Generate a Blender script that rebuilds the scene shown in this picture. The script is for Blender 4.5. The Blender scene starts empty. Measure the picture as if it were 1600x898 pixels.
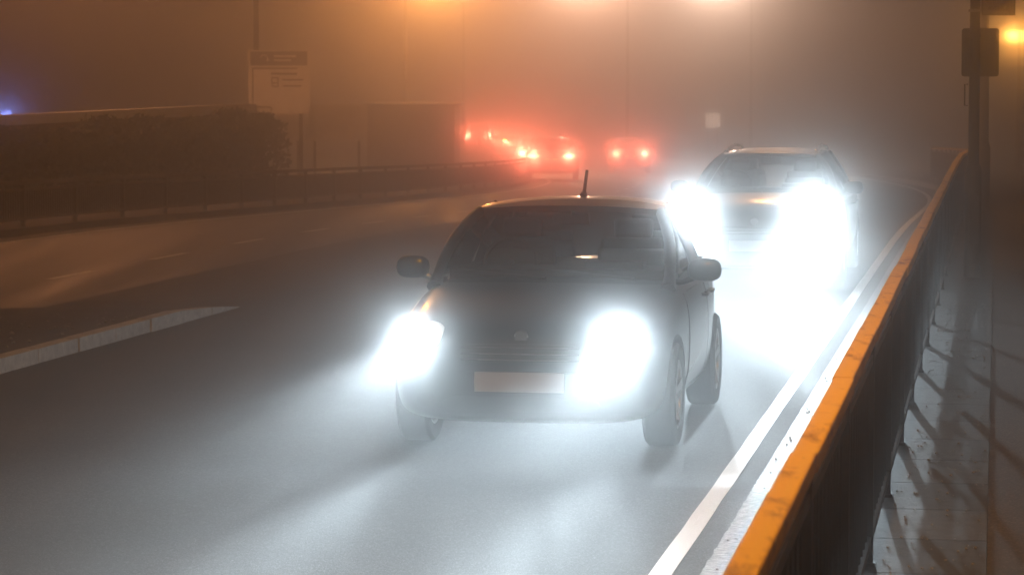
import bpy, bmesh, math, random
from mathutils import Vector, Matrix
from mathutils.bvhtree import BVHTree
R = math.radians
random.seed(7)
sc = bpy.context.scene
col = sc.collection

# ------------------------------------------------------------------ basics
def lerp(a, b, t): return a + (b - a) * t
def sstep(a, b, x):
    t = min(1, max(0, (x - a) / (b - a))); return t * t * (3 - 2 * t)

class MB:
    """collects geometry for one mesh object"""
    def __init__(s): s.v = []; s.f = []
    def add(s, vs, fs):
        o = len(s.v); s.v += [tuple(p) for p in vs]; s.f += [tuple(i + o for i in q) for q in fs]; return s
    def box(s, c, d, M=None):
        x, y, z = d[0] / 2, d[1] / 2, d[2] / 2
        vs = [Vector((a * x, b * y, e * z)) for a in (-1, 1) for b in (-1, 1) for e in (-1, 1)]
        if M: vs = [M @ p for p in vs]
        vs = [p + Vector(c) for p in vs]
        return s.add(vs, [(0, 1, 3, 2), (4, 6, 7, 5), (0, 4, 5, 1), (2, 3, 7, 6), (0, 2, 6, 4), (1, 5, 7, 3)])
    def tube(s, pts, rad, n=8, caps=True):
        pts = [Vector(p) for p in pts]
        if not hasattr(rad, '__len__'): rad = [rad] * len(pts)
        vs = []; fs = []; prev = None
        for i, p in enumerate(pts):
            d = (pts[min(i + 1, len(pts) - 1)] - pts[max(i - 1, 0)]).normalized()
            ref = Vector((0, 0, 1)) if abs(d.z) < .9 else Vector((1, 0, 0))
            a = d.cross(ref).normalized() if prev is None else (prev - d * prev.dot(d)).normalized()
            prev = a; b = d.cross(a)
            for k in range(n):
                t = 2 * math.pi * k / n
                vs.append(p + (a * math.cos(t) + b * math.sin(t)) * rad[i])
        for i in range(len(pts) - 1):
            for k in range(n):
                k2 = (k + 1) % n
                fs.append((i * n + k, i * n + k2, (i + 1) * n + k2, (i + 1) * n + k))
        if caps:
            fs.append(tuple(reversed(range(n)))); fs.append(tuple(range((len(pts) - 1) * n, len(pts) * n)))
        return s.add(vs, fs)
    def bar(s, p, q, w, h, up=(0, 0, 1)):
        p = Vector(p); q = Vector(q); d = (q - p).normalized(); u = Vector(up)
        a = d.cross(u).normalized(); b = a.cross(d)
        vs = []
        for e in (p, q):
            for i, j in ((-1, -1), (1, -1), (1, 1), (-1, 1)):
                vs.append(e + a * i * w / 2 + b * j * h / 2)
        return s.add(vs, [(0, 1, 2, 3), (7, 6, 5, 4), (0, 4, 5, 1), (1, 5, 6, 2), (2, 6, 7, 3), (3, 7, 4, 0)])
    def lathe(s, prof, n=28, axis='x', c=(0, 0, 0), closed=False):
        vs = []; fs = []; m = len(prof)
        for k in range(n):
            t = 2 * math.pi * k / n
            for (a, r) in prof:
                p = (a, r * math.cos(t), r * math.sin(t)) if axis == 'x' else (r * math.cos(t), r * math.sin(t), a)
                vs.append((p[0] + c[0], p[1] + c[1], p[2] + c[2]))
        for k in range(n):
            k2 = (k + 1) % n
            for i in range(m if closed else m - 1):
                i2 = (i + 1) % m
                fs.append((k * m + i, k * m + i2, k2 * m + i2, k2 * m + i))
        return s.add(vs, fs)
    def build(s, name, m, parent=None, loc=(0, 0, 0), smooth=None, off=(0, 0, 0)):
        me = bpy.data.meshes.new(name)
        me.from_pydata([(p[0] - off[0], p[1] - off[1], p[2] - off[2]) for p in s.v], [], s.f)
        bm = bmesh.new(); bm.from_mesh(me); bmesh.ops.recalc_face_normals(bm, faces=bm.faces); bm.to_mesh(me); bm.free()
        me.update()
        return link(name, me, m, parent, loc, smooth)

def link(name, me, m, parent=None, loc=(0, 0, 0), smooth=None):
    if smooth:
        me.polygons.foreach_set('use_smooth', [True] * len(me.polygons)); me.set_sharp_from_angle(angle=R(smooth))
    if m and not me.materials: me.materials.append(m)
    o = bpy.data.objects.new(name, me); o.location = loc
    if parent: o.parent = parent
    col.objects.link(o); return o

def tag(o, label=None, cat=None, group=None, kind=None):
    if label: o['label'] = label
    if cat: o['category'] = cat
    if group: o['group'] = group
    if kind: o['kind'] = kind
    return o
def thing(name, label, cat, loc=(0, 0, 0), rz=0, group=None):
    o = bpy.data.objects.new(name, None); o.empty_display_size = .3
    o.location = loc; o.rotation_euler = (0, 0, rz); col.objects.link(o)
    return tag(o, label, cat, group)
def copy_tree(o, parent=None):
    c = o.copy(); col.objects.link(c)
    if parent: c.parent = parent
    for ch in list(o.children): copy_tree(ch, c)
    return c

# ------------------------------------------------------------------ materials
def mat(name, base, rough=.6, metal=0, noise=None, bump=None, coat=0, spec=.5):
    """noise=(scale, amount) varies the colour, bump=(scale, strength)"""
    m = bpy.data.materials.new(name); m.use_nodes = True
    n = m.node_tree.nodes; l = m.node_tree.links; b = n['Principled BSDF']
    b.inputs['Base Color'].default_value = (*base, 1); b.inputs['Roughness'].default_value = rough
    b.inputs['Metallic'].default_value = metal; b.inputs['Coat Weight'].default_value = coat
    b.inputs['Specular IOR Level'].default_value = spec; b.inputs['Coat Roughness'].default_value = .15
    tc = n.new('ShaderNodeTexCoord')
    if noise:
        t = n.new('ShaderNodeTexNoise'); t.inputs['Scale'].default_value = noise[0]; t.inputs['Detail'].default_value = 6
        t.inputs['Roughness'].default_value = .65
        r = n.new('ShaderNodeValToRGB'); a = noise[1]
        r.color_ramp.elements[0].position = .3; r.color_ramp.elements[1].position = .7
        r.color_ramp.elements[0].color = (*[c * (1 - a) for c in base], 1)
        r.color_ramp.elements[1].color = (*[c * (1 + a) for c in base], 1)
        l.new(tc.outputs['Object'], t.inputs['Vector']); l.new(t.outputs['Fac'], r.inputs['Fac'])
        l.new(r.outputs['Color'], b.inputs['Base Color'])
    if bump:
        t2 = n.new('ShaderNodeTexNoise'); t2.inputs['Scale'].default_value = bump[0]; t2.inputs['Detail'].default_value = 4
        bp = n.new('ShaderNodeBump'); bp.inputs['Strength'].default_value = bump[1]; bp.inputs['Distance'].default_value = .01
        l.new(tc.outputs['Object'], t2.inputs['Vector']); l.new(t2.outputs['Fac'], bp.inputs['Height'])
        l.new(bp.outputs['Normal'], b.inputs['Normal'])
    return m
def emit(name, colr, s):
    m = bpy.data.materials.new(name); m.use_nodes = True
    b = m.node_tree.nodes['Principled BSDF']
    b.inputs['Base Color'].default_value = (*[.5 * c for c in colr], 1)
    b.inputs['Emission Color'].default_value = (*colr, 1); b.inputs['Emission Strength'].default_value = s
    b.inputs['Roughness'].default_value = .3
    return m
def glass(name, tint, refl=.08):
    m = bpy.data.materials.new(name); m.use_nodes = True
    n = m.node_tree.nodes; l = m.node_tree.links
    n.remove(n['Principled BSDF'])
    tr = n.new('ShaderNodeBsdfTransparent'); tr.inputs['Color'].default_value = (*tint, 1)
    gl = n.new('ShaderNodeBsdfGlossy'); gl.inputs['Roughness'].default_value = .03
    fr = n.new('ShaderNodeFresnel'); fr.inputs['IOR'].default_value = 1.45
    mx = n.new('ShaderNodeMixShader')
    l.new(fr.outputs[0], mx.inputs[0]); l.new(tr.outputs[0], mx.inputs[1]); l.new(gl.outputs[0], mx.inputs[2])
    l.new(mx.outputs[0], n['Material Output'].inputs['Surface'])
    return m

def asphalt(name, base, rough, fine=260, wear=None):
    """wet tarmac: aggregate speckle, long tyre-polished bands and patches"""
    m = bpy.data.materials.new(name); m.use_nodes = True
    n = m.node_tree.nodes; l = m.node_tree.links; b = n['Principled BSDF']
    tc = n.new('ShaderNodeTexCoord')
    v = n.new('ShaderNodeTexVoronoi'); v.inputs['Scale'].default_value = fine / 1.6
    big = n.new('ShaderNodeTexNoise'); big.inputs['Scale'].default_value = .55; big.inputs['Detail'].default_value = 8; big.inputs['Roughness'].default_value = .7
    mid = n.new('ShaderNodeTexNoise'); mid.inputs['Scale'].default_value = 190; mid.inputs['Detail'].default_value = 5
    mp = n.new('ShaderNodeMapping'); mp.inputs['Rotation'].default_value = (0, 0, R(9.8)); mp.inputs['Scale'].default_value = (1.4, .05, 1)
    tr = n.new('ShaderNodeTexNoise'); tr.inputs['Scale'].default_value = 1.0; tr.inputs['Detail'].default_value = 4
    l.new(tc.outputs['Object'], mp.inputs['Vector']); l.new(mp.outputs['Vector'], tr.inputs['Vector'])
    for t in (v, big, mid): l.new(tc.outputs['Object'], t.inputs['Vector'])
    r = n.new('ShaderNodeValToRGB'); r.color_ramp.elements[0].position = .25; r.color_ramp.elements[1].position = .8
    r.color_ramp.elements[0].color = (*[c * .4 for c in base], 1); r.color_ramp.elements[1].color = (*[c * 2.0 for c in base], 1)
    mx = n.new('ShaderNodeMath'); mx.operation = 'ADD'
    h1 = n.new('ShaderNodeMath'); h1.operation = 'MULTIPLY'; h1.inputs[1].default_value = .5
    h2 = n.new('ShaderNodeMath'); h2.operation = 'MULTIPLY'; h2.inputs[1].default_value = .5
    l.new(big.outputs['Fac'], h1.inputs[0]); l.new(mid.outputs['Fac'], h2.inputs[0])
    l.new(h1.outputs[0], mx.inputs[0]); l.new(h2.outputs[0], mx.inputs[1]); l.new(mx.outputs[0], r.inputs['Fac'])
    sep = n.new('ShaderNodeSeparateColor'); l.new(v.outputs['Color'], sep.inputs[0])
    pw = n.new('ShaderNodeMath'); pw.operation = 'POWER'; pw.inputs[1].default_value = 3.0; l.new(sep.outputs[0], pw.inputs[0])
    sc_ = n.new('ShaderNodeMath'); sc_.operation = 'MULTIPLY_ADD'; sc_.inputs[1].default_value = 2.6; sc_.inputs[2].default_value = .35; l.new(pw.outputs[0], sc_.inputs[0])
    agg = n.new('ShaderNodeMix'); agg.data_type = 'RGBA'; agg.blend_type = 'MULTIPLY'; agg.inputs[0].default_value = 1
    l.new(r.outputs['Color'], agg.inputs[6]); l.new(sc_.outputs[0], agg.inputs[7]); l.new(agg.outputs[2], b.inputs['Base Color'])
    rr = n.new('ShaderNodeMapRange'); rr.inputs['From Min'].default_value = .3; rr.inputs['From Max'].default_value = .7
    rr.inputs['To Min'].default_value = rough - .12; rr.inputs['To Max'].default_value = rough + .12
    l.new(tr.outputs['Fac'], rr.inputs['Value']); l.new(rr.outputs['Result'], b.inputs['Roughness'])
    sp = n.new('ShaderNodeMath'); sp.operation = 'ADD'; l.new(v.outputs['Distance'], sp.inputs[0])
    m2 = n.new('ShaderNodeMath'); m2.operation = 'MULTIPLY'; m2.inputs[1].default_value = 1.2
    l.new(mid.outputs['Fac'], m2.inputs[0]); l.new(m2.outputs[0], sp.inputs[1])
    bp = n.new('ShaderNodeBump'); bp.inputs['Strength'].default_value = .7; bp.inputs['Distance'].default_value = .003
    l.new(sp.outputs[0], bp.inputs['Height']); l.new(bp.outputs['Normal'], b.inputs['Normal'])
    b.inputs['Specular IOR Level'].default_value = .5
    return m
def worn_paint(name, paint, under, scale, lo, hi, stretch=(1, 1, 1)):
    m = bpy.data.materials.new(name); m.use_nodes = True
    n = m.node_tree.nodes; l = m.node_tree.links; b = n['Principled BSDF']
    tc = n.new('ShaderNodeTexCoord'); mp = n.new('ShaderNodeMapping'); mp.inputs['Scale'].default_value = stretch
    mp.inputs['Rotation'].default_value = (0, 0, R(9.8))
    t = n.new('ShaderNodeTexNoise'); t.inputs['Scale'].default_value = scale; t.inputs['Detail'].default_value = 7; t.inputs['Roughness'].default_value = .7
    r = n.new('ShaderNodeValToRGB')
    r.color_ramp.elements[0].position = lo; r.color_ramp.elements[1].position = hi
    r.color_ramp.elements[0].color = (*under, 1); r.color_ramp.elements[1].color = (*paint, 1)
    l.new(tc.outputs['Object'], mp.inputs['Vector']); l.new(mp.outputs['Vector'], t.inputs['Vector'])
    l.new(t.outputs['Fac'], r.inputs['Fac']); l.new(r.outputs['Color'], b.inputs['Base Color'])
    bp = n.new('ShaderNodeBump'); bp.inputs['Strength'].default_value = .5; bp.inputs['Distance'].default_value = .008
    l.new(t.outputs['Fac'], bp.inputs['Height']); l.new(bp.outputs['Normal'], b.inputs['Normal'])
    b.inputs['Roughness'].default_value = .6
    return m
def slabs(name, base, sx, sy, rot):
    """concrete paving: uneven slab tones, dark joints"""
    m = mat(name, base, .75)
    n = m.node_tree.nodes; l = m.node_tree.links; b = n['Principled BSDF']
    tc = n.new('ShaderNodeTexCoord'); mp = n.new('ShaderNodeMapping')
    mp.inputs['Rotation'].default_value = (0, 0, rot)
    br = n.new('ShaderNodeTexBrick'); br.inputs['Scale'].default_value = 1
    br.inputs['Brick Width'].default_value = sx; br.inputs['Row Height'].default_value = sy
    br.inputs['Mortar Size'].default_value = .03; br.inputs['Mortar Smooth'].default_value = .3; br.offset = .0
    br.inputs['Color1'].default_value = (*[c * .75 for c in base], 1); br.inputs['Color2'].default_value = (*[c * 1.2 for c in base], 1)
    br.inputs['Mortar'].default_value = (.02, .018, .015, 1)
    no = n.new('ShaderNodeTexNoise'); no.inputs['Scale'].default_value = 9; no.inputs['Detail'].default_value = 8; no.inputs['Roughness'].default_value = .75
    mx = n.new('ShaderNodeMix'); mx.data_type = 'RGBA'; mx.blend_type = 'MULTIPLY'; mx.inputs[0].default_value = .8
    rm = n.new('ShaderNodeValToRGB'); rm.color_ramp.elements[0].position = .32; rm.color_ramp.elements[0].color = (.25, .23, .2, 1)
    rm.color_ramp.elements[1].position = .62; rm.color_ramp.elements[1].color = (1.1, 1.08, 1.05, 1)
    l.new(tc.outputs['Object'], mp.inputs['Vector']); l.new(mp.outputs['Vector'], br.inputs['Vector']); l.new(tc.outputs['Object'], no.inputs['Vector'])
    l.new(no.outputs['Fac'], rm.inputs['Fac']); l.new(br.outputs['Color'], mx.inputs[6]); l.new(rm.outputs['Color'], mx.inputs[7])
    l.new(mx.outputs[2], b.inputs['Base Color'])
    ad = n.new('ShaderNodeMath'); ad.operation = 'MULTIPLY_ADD'; ad.inputs[1].default_value = -1.2
    l.new(br.outputs['Fac'], ad.inputs[0]); l.new(no.outputs['Fac'], ad.inputs[2])
    bp = n.new('ShaderNodeBump'); bp.inputs['Strength'].default_value = .8; bp.inputs['Distance'].default_value = .02
    l.new(ad.outputs[0], bp.inputs['Height']); l.new(bp.outputs['Normal'], b.inputs['Normal'])
    return m

M = dict(
    asphalt=asphalt('wet_asphalt', (.040, .040, .042), .84),
    asphalt_far=asphalt('polished_asphalt', (.045, .044, .044), .52),
    footway=asphalt('footway_tarmac', (.045, .036, .028), .8, 180),
    earth=mat('earth_and_grass', (.035, .034, .02), .95, noise=(3, .5), bump=(18, 1)),
    median=mat('median_soil', (.05, .035, .022), .95, noise=(5, .6), bump=(25, 1)),
    kerb=mat('kerb_concrete', (.42, .41, .39), .8, noise=(12, .35), bump=(60, .4)),
    slab=slabs('paving_slabs', (.052, .051, .05), 3.0, .9, R(9.7)),
    line=worn_paint('white_line_paint', (.74, .73, .70), (.35, .33, .31), 26, .22, .42),
    oldline=worn_paint('worn_line_paint', (.46, .44, .42), (.06, .06, .06), 24, .42, .60, (1, 3.2, 1)),
    farline=worn_paint('faded_lane_paint', (.62, .61, .58), (.1, .1, .1), 14, .3, .5),
    rail=worn_paint('rail_paint', (.90, .60, .13), (.30, .13, .04), 5.5, .30, .46, (1.6, .5, 1)),
    railbar=mat('rail_bar_paint', (.025, .02, .017), .5, noise=(8, .3)),
    darkrail=mat('far_rail_paint', (.07, .055, .045), .6, noise=(5, .3)),
    column=mat('column_paint', (.10, .095, .09), .5, noise=(4, .2)),
    black=mat('black_plastic', (.012, .012, .013), .5),
    paint=mat('black_car_paint', (.012, .0125, .014), .28, .3, coat=1),
    paint_grey=mat('dark_blue_grey_car_paint', (.02, .022, .028), .28, .4, coat=1),
    paint_dark=mat('dull_dark_car_paint', (.03, .028, .028), .35, .3, coat=.6),
    rubber=mat('tyre_rubber', (.018, .018, .018), .85, bump=(60, .3)),
    alloy=mat('wheel_alloy', (.35, .35, .36), .35, .9),
    chrome=mat('chrome', (.7, .7, .72), .12, 1),
    inter=mat('interior_trim', (.02, .02, .021), .8, noise=(30, .2)),
    seat=mat('seat_fabric', (.03, .03, .032), .9, noise=(40, .25)),
    glass=glass('windscreen_glass', (.72, .76, .76)),
    privacy=glass('side_glass', (.55, .6, .6)),
    plate=mat('number_plate_white', (.3, .27, .265), .5),
    lens=emit('headlamp_lens', (.93, .97, 1), .25),
    lens_off=mat('clear_lamp_lens', (.35, .36, .38), .1, coat=1),
    fog_lens=mat('dark_fog_lamp_lens', (.03, .03, .032), .12, coat=1),
    tail=emit('tail_lamp_red', (1, .05, .02), 32),
    tail_off=mat('tail_lamp_unlit', (.18, .008, .006), .15, coat=1),
    amber=emit('indicator_amber', (1, .35, .02), 160),
    plate_lamp=emit('number_plate_lamp', (1, .55, .3), 3),
    sodium=emit('sodium_lens', (1, .45, .06), 120),
    sodium_small=emit('small_sodium_lens', (1, .5, .08), 16),
    whitelens=emit('white_lantern_lens', (1, .85, .7), 60),
    blue=emit('blue_lamp_lens', (.12, .22, 1), 1),
    pale_panel=emit('lit_panel', (1, .92, .78), .9),
    signwhite=mat('sign_white', (.8, .77, .74), .5, noise=(4, .1)),
    signblue=mat('sign_slate_blue', (.10, .11, .15), .5, noise=(4, .15)),
    signdark=mat('sign_dark_marks', (.05, .04, .04), .6),
    signback=mat('sign_back_grey', (.12, .11, .10), .6, noise=(6, .25)),
    nameplate=mat('street_nameplate', (.22, .2, .18), .5, noise=(10, .2)),
    bark=mat('hedge_stem', (.05, .04, .03), .9),
    leaf=mat('hedge_leaf', (.035, .05, .02), .7, noise=(.8, .5)),
    brick=mat('brick', (.16, .10, .075), .9, noise=(3, .3), bump=(10, .4)),
    render=mat('pale_render', (.72, .68, .62), .85, noise=(.8, .25)),
    slate=mat('slate_roof', (.05, .05, .055), .7, noise=(3, .3)),
    bolt=mat('galvanised', (.35, .35, .35), .4, .9),
    stone=mat('loose_stone', (.3, .28, .25), .9),
)

# ------------------------------------------------------------------ lie of the land
def g(Y):                                   # ground height: level, then a gentle dip into the fog
    if Y < 36: return 0.0
    if Y < 46: return -.02 * (Y - 36) ** 2 / 20
    if Y < 116: return -.1 - .02 * (Y - 46)
    if Y < 126: return -1.5 - .2 * (1 - (1 - (Y - 116) / 10) ** 2) * .5
    return -1.6
def bend(x0, s, Y, Yb=55, rate=.0037):      # straight, then turning slowly to the left
    if Y < Yb: return x0 + s * Y
    d = Y - Yb; dm = min(d, 72)
    return x0 + s * Y - rate * dm * dm / 2 - rate * dm * (d - dm)
def fr(Y): return bend(-1.46, .172, Y)                  # edge line by the near pavement
def fl(Y): return bend(-15.06, .204, Y, 62, .0066)      # foot of the far barrier
def rail_x(Y): return bend(-.52, .170, Y)
def ft(t): return lambda Y: lerp(fl(Y), fr(Y), t)
def yrange(a, b, st=2.0):
    n = max(1, int(math.ceil((b - a) / st))); return [a + (b - a) * i / n for i in range(n + 1)]
def strip(name, f0, f1, a, b, dz, m, nx=1, st=2.0, kind='structure', jitter=0):
    mb = MB(); vs = []; fs = []; ys = yrange(a, b, st)
    for Y in ys:
        for i in range(nx + 1):
            x = lerp(f0(Y), f1(Y), i / nx)
            if jitter: x += random.uniform(-jitter, jitter)
            vs.append((x, Y, g(Y) + (dz(Y) if callable(dz) else dz)))
    for j in range(len(ys) - 1):
        for i in range(nx):
            k = j * (nx + 1) + i; fs.append((k, k + 1, k + nx + 2, k + nx + 1))
    mb.add(vs, fs); o = mb.build(name, m)
    if kind: tag(o, kind=kind)
    return o
def ribbon(name, f0, f1, a, b, z0, z1, m, st=2.0, cut=None, gap=.028, parent=None):
    """solid raised strip (kerb); cut = stone length"""
    mb = MB(); ys = yrange(a, b, cut or st)
    for j in range(len(ys) - 1):
        p, q = ys[j], ys[j + 1] - (gap if cut else 0)
        j1 = random.uniform(-.006, .006) if cut else 0
        vs = []
        for Y in (p, q):
            for (f, z) in ((f0, z0), (f1, z0), (f1, z1), (f0, z1)):
                zz = z(Y) if callable(z) else z; vs.append((f(Y) + j1, Y, g(Y) + zz + (j1 * .5 if z is z1 else 0)))
        mb.add(vs, [(0, 1, 2, 3), (7, 6, 5, 4), (0, 4, 5, 1), (1, 5, 6, 2), (2, 6, 7, 3), (3, 7, 4, 0)])
    o = mb.build(name, m, parent)
    return tag(o, kind='structure')

YB, YF = -22.0, 212.0
strip('ground', lambda Y: -90, lambda Y: 90, -26, 230, -.03, M['earth'], nx=30, st=4)
strip('road', lambda Y: fl(Y) - .1, lambda Y: fr(Y) + .46, YB, YF, 0, M['asphalt'], nx=6)
# right-hand pavement: kerb, slab band under the rail, tarmac footway, verge
kx = lambda Y: fr(Y) + .46
ribbon('kerb_near', kx, lambda Y: kx(Y) + .14, YB, 120, -.02, .12, M['kerb'], cut=.915)
slab_in = lambda Y: kx(Y) + .142
slab_out = lambda Y: rail_x(Y) + .50
ribbon('pavement', slab_in, slab_out, YB, 120, -.02, .118, M['slab'])
ribbon('footway', lambda Y: slab_out(Y) + .003, lambda Y: slab_out(Y) + 2.6, YB, 120, -.02, .105, M['footway'])
strip('verge', lambda Y: slab_out(Y) + 2.55, lambda Y: 60, YB, 120, .06, M['earth'], nx=12)
# road markings
strip('edge_line', lambda Y: fr(Y) - .05, lambda Y: fr(Y) + .05, YB, 120, .004, M['line'], st=.5, jitter=.003)
strip('worn_line', lambda Y: fr(Y) + .17, lambda Y: fr(Y) + .31, YB, 70, .004, M['oldline'], st=.05, jitter=.005)
strip('far_edge_line', lambda Y: fl(Y) + .42, lambda Y: fl(Y) + .54, 20, 120, .007, M['line'], st=.5)
mbd = MB()
def dash(mb, f, y0, ln, w):
    vs = []; ys = yrange(y0, y0 + ln, .5)
    for Y in ys: vs += [(f(Y) - w / 2, Y, g(Y) + .007), (f(Y) + w / 2, Y, g(Y) + .007)]
    mb.add(vs, [(2 * i, 2 * i + 1, 2 * i + 3, 2 * i + 2) for i in range(len(ys) - 1)])
for k in range(-3, 26): dash(mbd, ft(.295), 30.9 + 3.45 * k, 1.35, .1)
tag(mbd.build('lane_line_far', M['farline']), kind='structure')
mbd = MB()
for k in range(0, 14): dash(mbd, ft(.765), 32.0 + 6 * k, 1.6, .1)
tag(mbd.build('lane_line_near', M['farline']), kind='structure')

# central reservation: kerb stones that drop to the road at a crossing gap
def med_r(Y): return lerp(fl(Y), fr(Y), .545)
def med_l(Y): return lerp(fl(Y), fr(Y), .40)
def drop(Y): return 1 - sstep(25.4, 27.2, Y)
ribbon('kerb_median', lambda Y: med_r(Y) - .14, med_r, YB, 27.1, -.02, lambda Y: .008 + .105 * drop(Y), M['kerb'], cut=.915)
strip('median', med_l, lambda Y: med_r(Y) - .142, YB, 27.8, lambda Y: .006 + .097 * drop(Y), M['median'], nx=10, st=.4)
strip('median_far', med_l, med_r, 27.8, 120, .006, M['footway'], nx=4)
strip('road_far', lambda Y: fl(Y) + .02, lambda Y: med_l(Y) - .02, YB, YF, .003, M['asphalt_far'], nx=6)
# far pavement behind the barrier
ribbon('pavement_far', lambda Y: fl(Y) - 2.3, lambda Y: fl(Y) - .1, 10, 150, -.02, .1, M['footway'])

# ------------------------------------------------------------------ railings
def railing(root, f, ys, h, base, m_top, m_bar, top_w, bar_step, bar_r, post_w, knock=()):
    off = root.location
    for i, Y in enumerate(ys):
        z0 = g(Y) + base
        x = f(Y); sl = (f(Y + .5) - f(Y - .5)); d = Vector((sl, 1, 0)).normalized(); a = math.atan2(-sl, 1)
        Mz = Matrix.Rotation(a, 3, 'Z')
        mb = MB(); mb.box((x, Y, z0 + (h - .06) / 2), (post_w, post_w * .9, h - .06), Mz)
        mb.box((x, Y, z0 + .008), (post_w * 1.35, post_w * 1.35, .016), Mz)
        mb.build('post', m_bar, root, off=off)
    for i in range(len(ys) - 1):
        Ya, Yb = ys[i], ys[i + 1]
        pa = Vector((f(Ya), Ya, g(Ya) + base)); pb = Vector((f(Yb), Yb, g(Yb) + base)); d = (pb - pa); L = d.length; u = d / L
        jig = Vector((random.uniform(-.003, .003), 0, random.uniform(-.003, .002)))
        mb = MB(); mb.bar(pa + u * .006 + jig + Vector((0, 0, h - .03)), pb - u * .006 + jig + Vector((0, 0, h - .03)), top_w, .06)
        t = mb.build('top_rail', m_top, root, off=off)
        bv = t.modifiers.new('bevel', 'BEVEL'); bv.width = .008; bv.segments = 2
        mb = MB()
        p, q = pa + u * post_w * .55, pb - u * post_w * .55
        mb.bar(p + Vector((0, 0, h - .13)), q + Vector((0, 0, h - .13)), .04, .035)
        mb.bar(p + Vector((0, 0, .11)), q + Vector((0, 0, .11)), .04, .035)
        n = int(L / bar_step)
        for k in range(1, n):
            c = lerp(pa, pb, k / n)
            mb.tube([c + Vector((0, 0, .128)), c + Vector((0, 0, h - .148))], bar_r, 6, False)
        mb.build('panel', m_bar, root, off=off)
root = thing('guardrail', 'near pedestrian guardrail with orange lit flat top rail along the pavement edge', 'guardrail', (rail_x(9.8), 9.8, .12))
railing(root, rail_x, [1.8 + 2.0 * k for k in range(41)], 1.0, .118, M['rail'], M['railbar'], .074, .18, .008, .05)
root = thing('guardrail', 'far low dark barrier of vertical bars with thin pale top on the left roadside', 'guardrail', (fl(39), 39, .1))
railing(root, lambda Y: fl(Y) - .32, [22 + 2.1 * k for k in range(44)], .66, .1, M['darkrail'], M['darkrail'], .05, .09, .012, .06)

# ------------------------------------------------------------------ cars
LIGHTS = []
def spot(name, parent, loc, direction, power, colr, size=150, blend=.6, radius=.06, up=(0, 0, 1)):
    L = bpy.data.lights.new(name, 'SPOT'); L.energy = power; L.color = colr; L.spot_size = R(size); L.spot_blend = blend
    L.shadow_soft_size = radius
    o = bpy.data.objects.new(name, L); o.parent = parent
    z = -Vector(direction).normalized(); x = Vector(up).cross(z).normalized(); y = z.cross(x)
    mt = Matrix((x, y, z)).transposed().to_4x4(); mt.translation = Vector(loc); o.matrix_local = mt
    col.objects.link(o); return o
def point(name, parent, loc, power, colr, radius=.1):
    L = bpy.data.lights.new(name, 'POINT'); L.energy = power; L.color = colr; L.shadow_soft_size = radius
    o = bpy.data.objects.new(name, L); o.location = loc
    if parent: o.parent = parent
    col.objects.link(o); return o
def beam_nodes(L, glare, BEAM):
    """dipped-beam pattern: bright below a level cut-off, faint spill above it"""
    L.use_nodes = True; n = L.node_tree.nodes; l = L.node_tree.links; em = n['Emission']
    tc = n.new('ShaderNodeTexCoord'); sp = n.new('ShaderNodeSeparateXYZ'); l.new(tc.outputs['Normal'], sp.inputs[0])
    def mth(op, a, b=None):
        k = n.new('ShaderNodeMath'); k.operation = op
        for i, q in enumerate((a, b)):
            if q is None: continue
            if isinstance(q, (int, float)): k.inputs[i].default_value = q
            else: l.new(q, k.inputs[i])
        return k.outputs[0]
    az = mth('ABSOLUTE', sp.outputs['Z']); az = mth('MAXIMUM', az, .02)
    el = mth('DIVIDE', sp.outputs['Y'], az); hx = mth('DIVIDE', sp.outputs['X'], az)
    def fall(q, w):
        k = mth('DIVIDE', q, w); k = mth('MULTIPLY', k, k); k = mth('ADD', k, 1.0); return mth('DIVIDE', 1.0, k)
    cut = n.new('ShaderNodeMapRange'); cut.interpolation_type = 'SMOOTHSTEP'
    cut.inputs['From Min'].default_value = BEAM['lo']; cut.inputs['From Max'].default_value = BEAM['hi']
    cut.inputs['To Min'].default_value = 1; cut.inputs['To Max'].default_value = glare
    l.new(el, cut.inputs['Value'])
    dn = n.new('ShaderNodeMapRange'); dn.interpolation_type = 'SMOOTHSTEP'      # the reflector throws little light steeply down
    dn.inputs['From Min'].default_value = -4; dn.inputs['From Max'].default_value = -.1; dn.inputs['To Min'].default_value = 0; dn.inputs['To Max'].default_value = 1
    l.new(el, dn.inputs['Value'])
    k = mth('MULTIPLY', fall(hx, BEAM['w']), fall(el, BEAM['h']));     k = mth('ADD', k, BEAM['fill']); k = mth('MULTIPLY', k, dn.outputs['Result']); k = mth('MULTIPLY', k, cut.outputs['Result'])
    l.new(k, em.inputs['Strength'])
BEAM1 = dict(lo=-.035, hi=.008, w=.11, h=.085, fill=.005)
BEAM2 = dict(lo=-.035, hi=.008, w=.12, h=.12, fill=.008)

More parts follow.
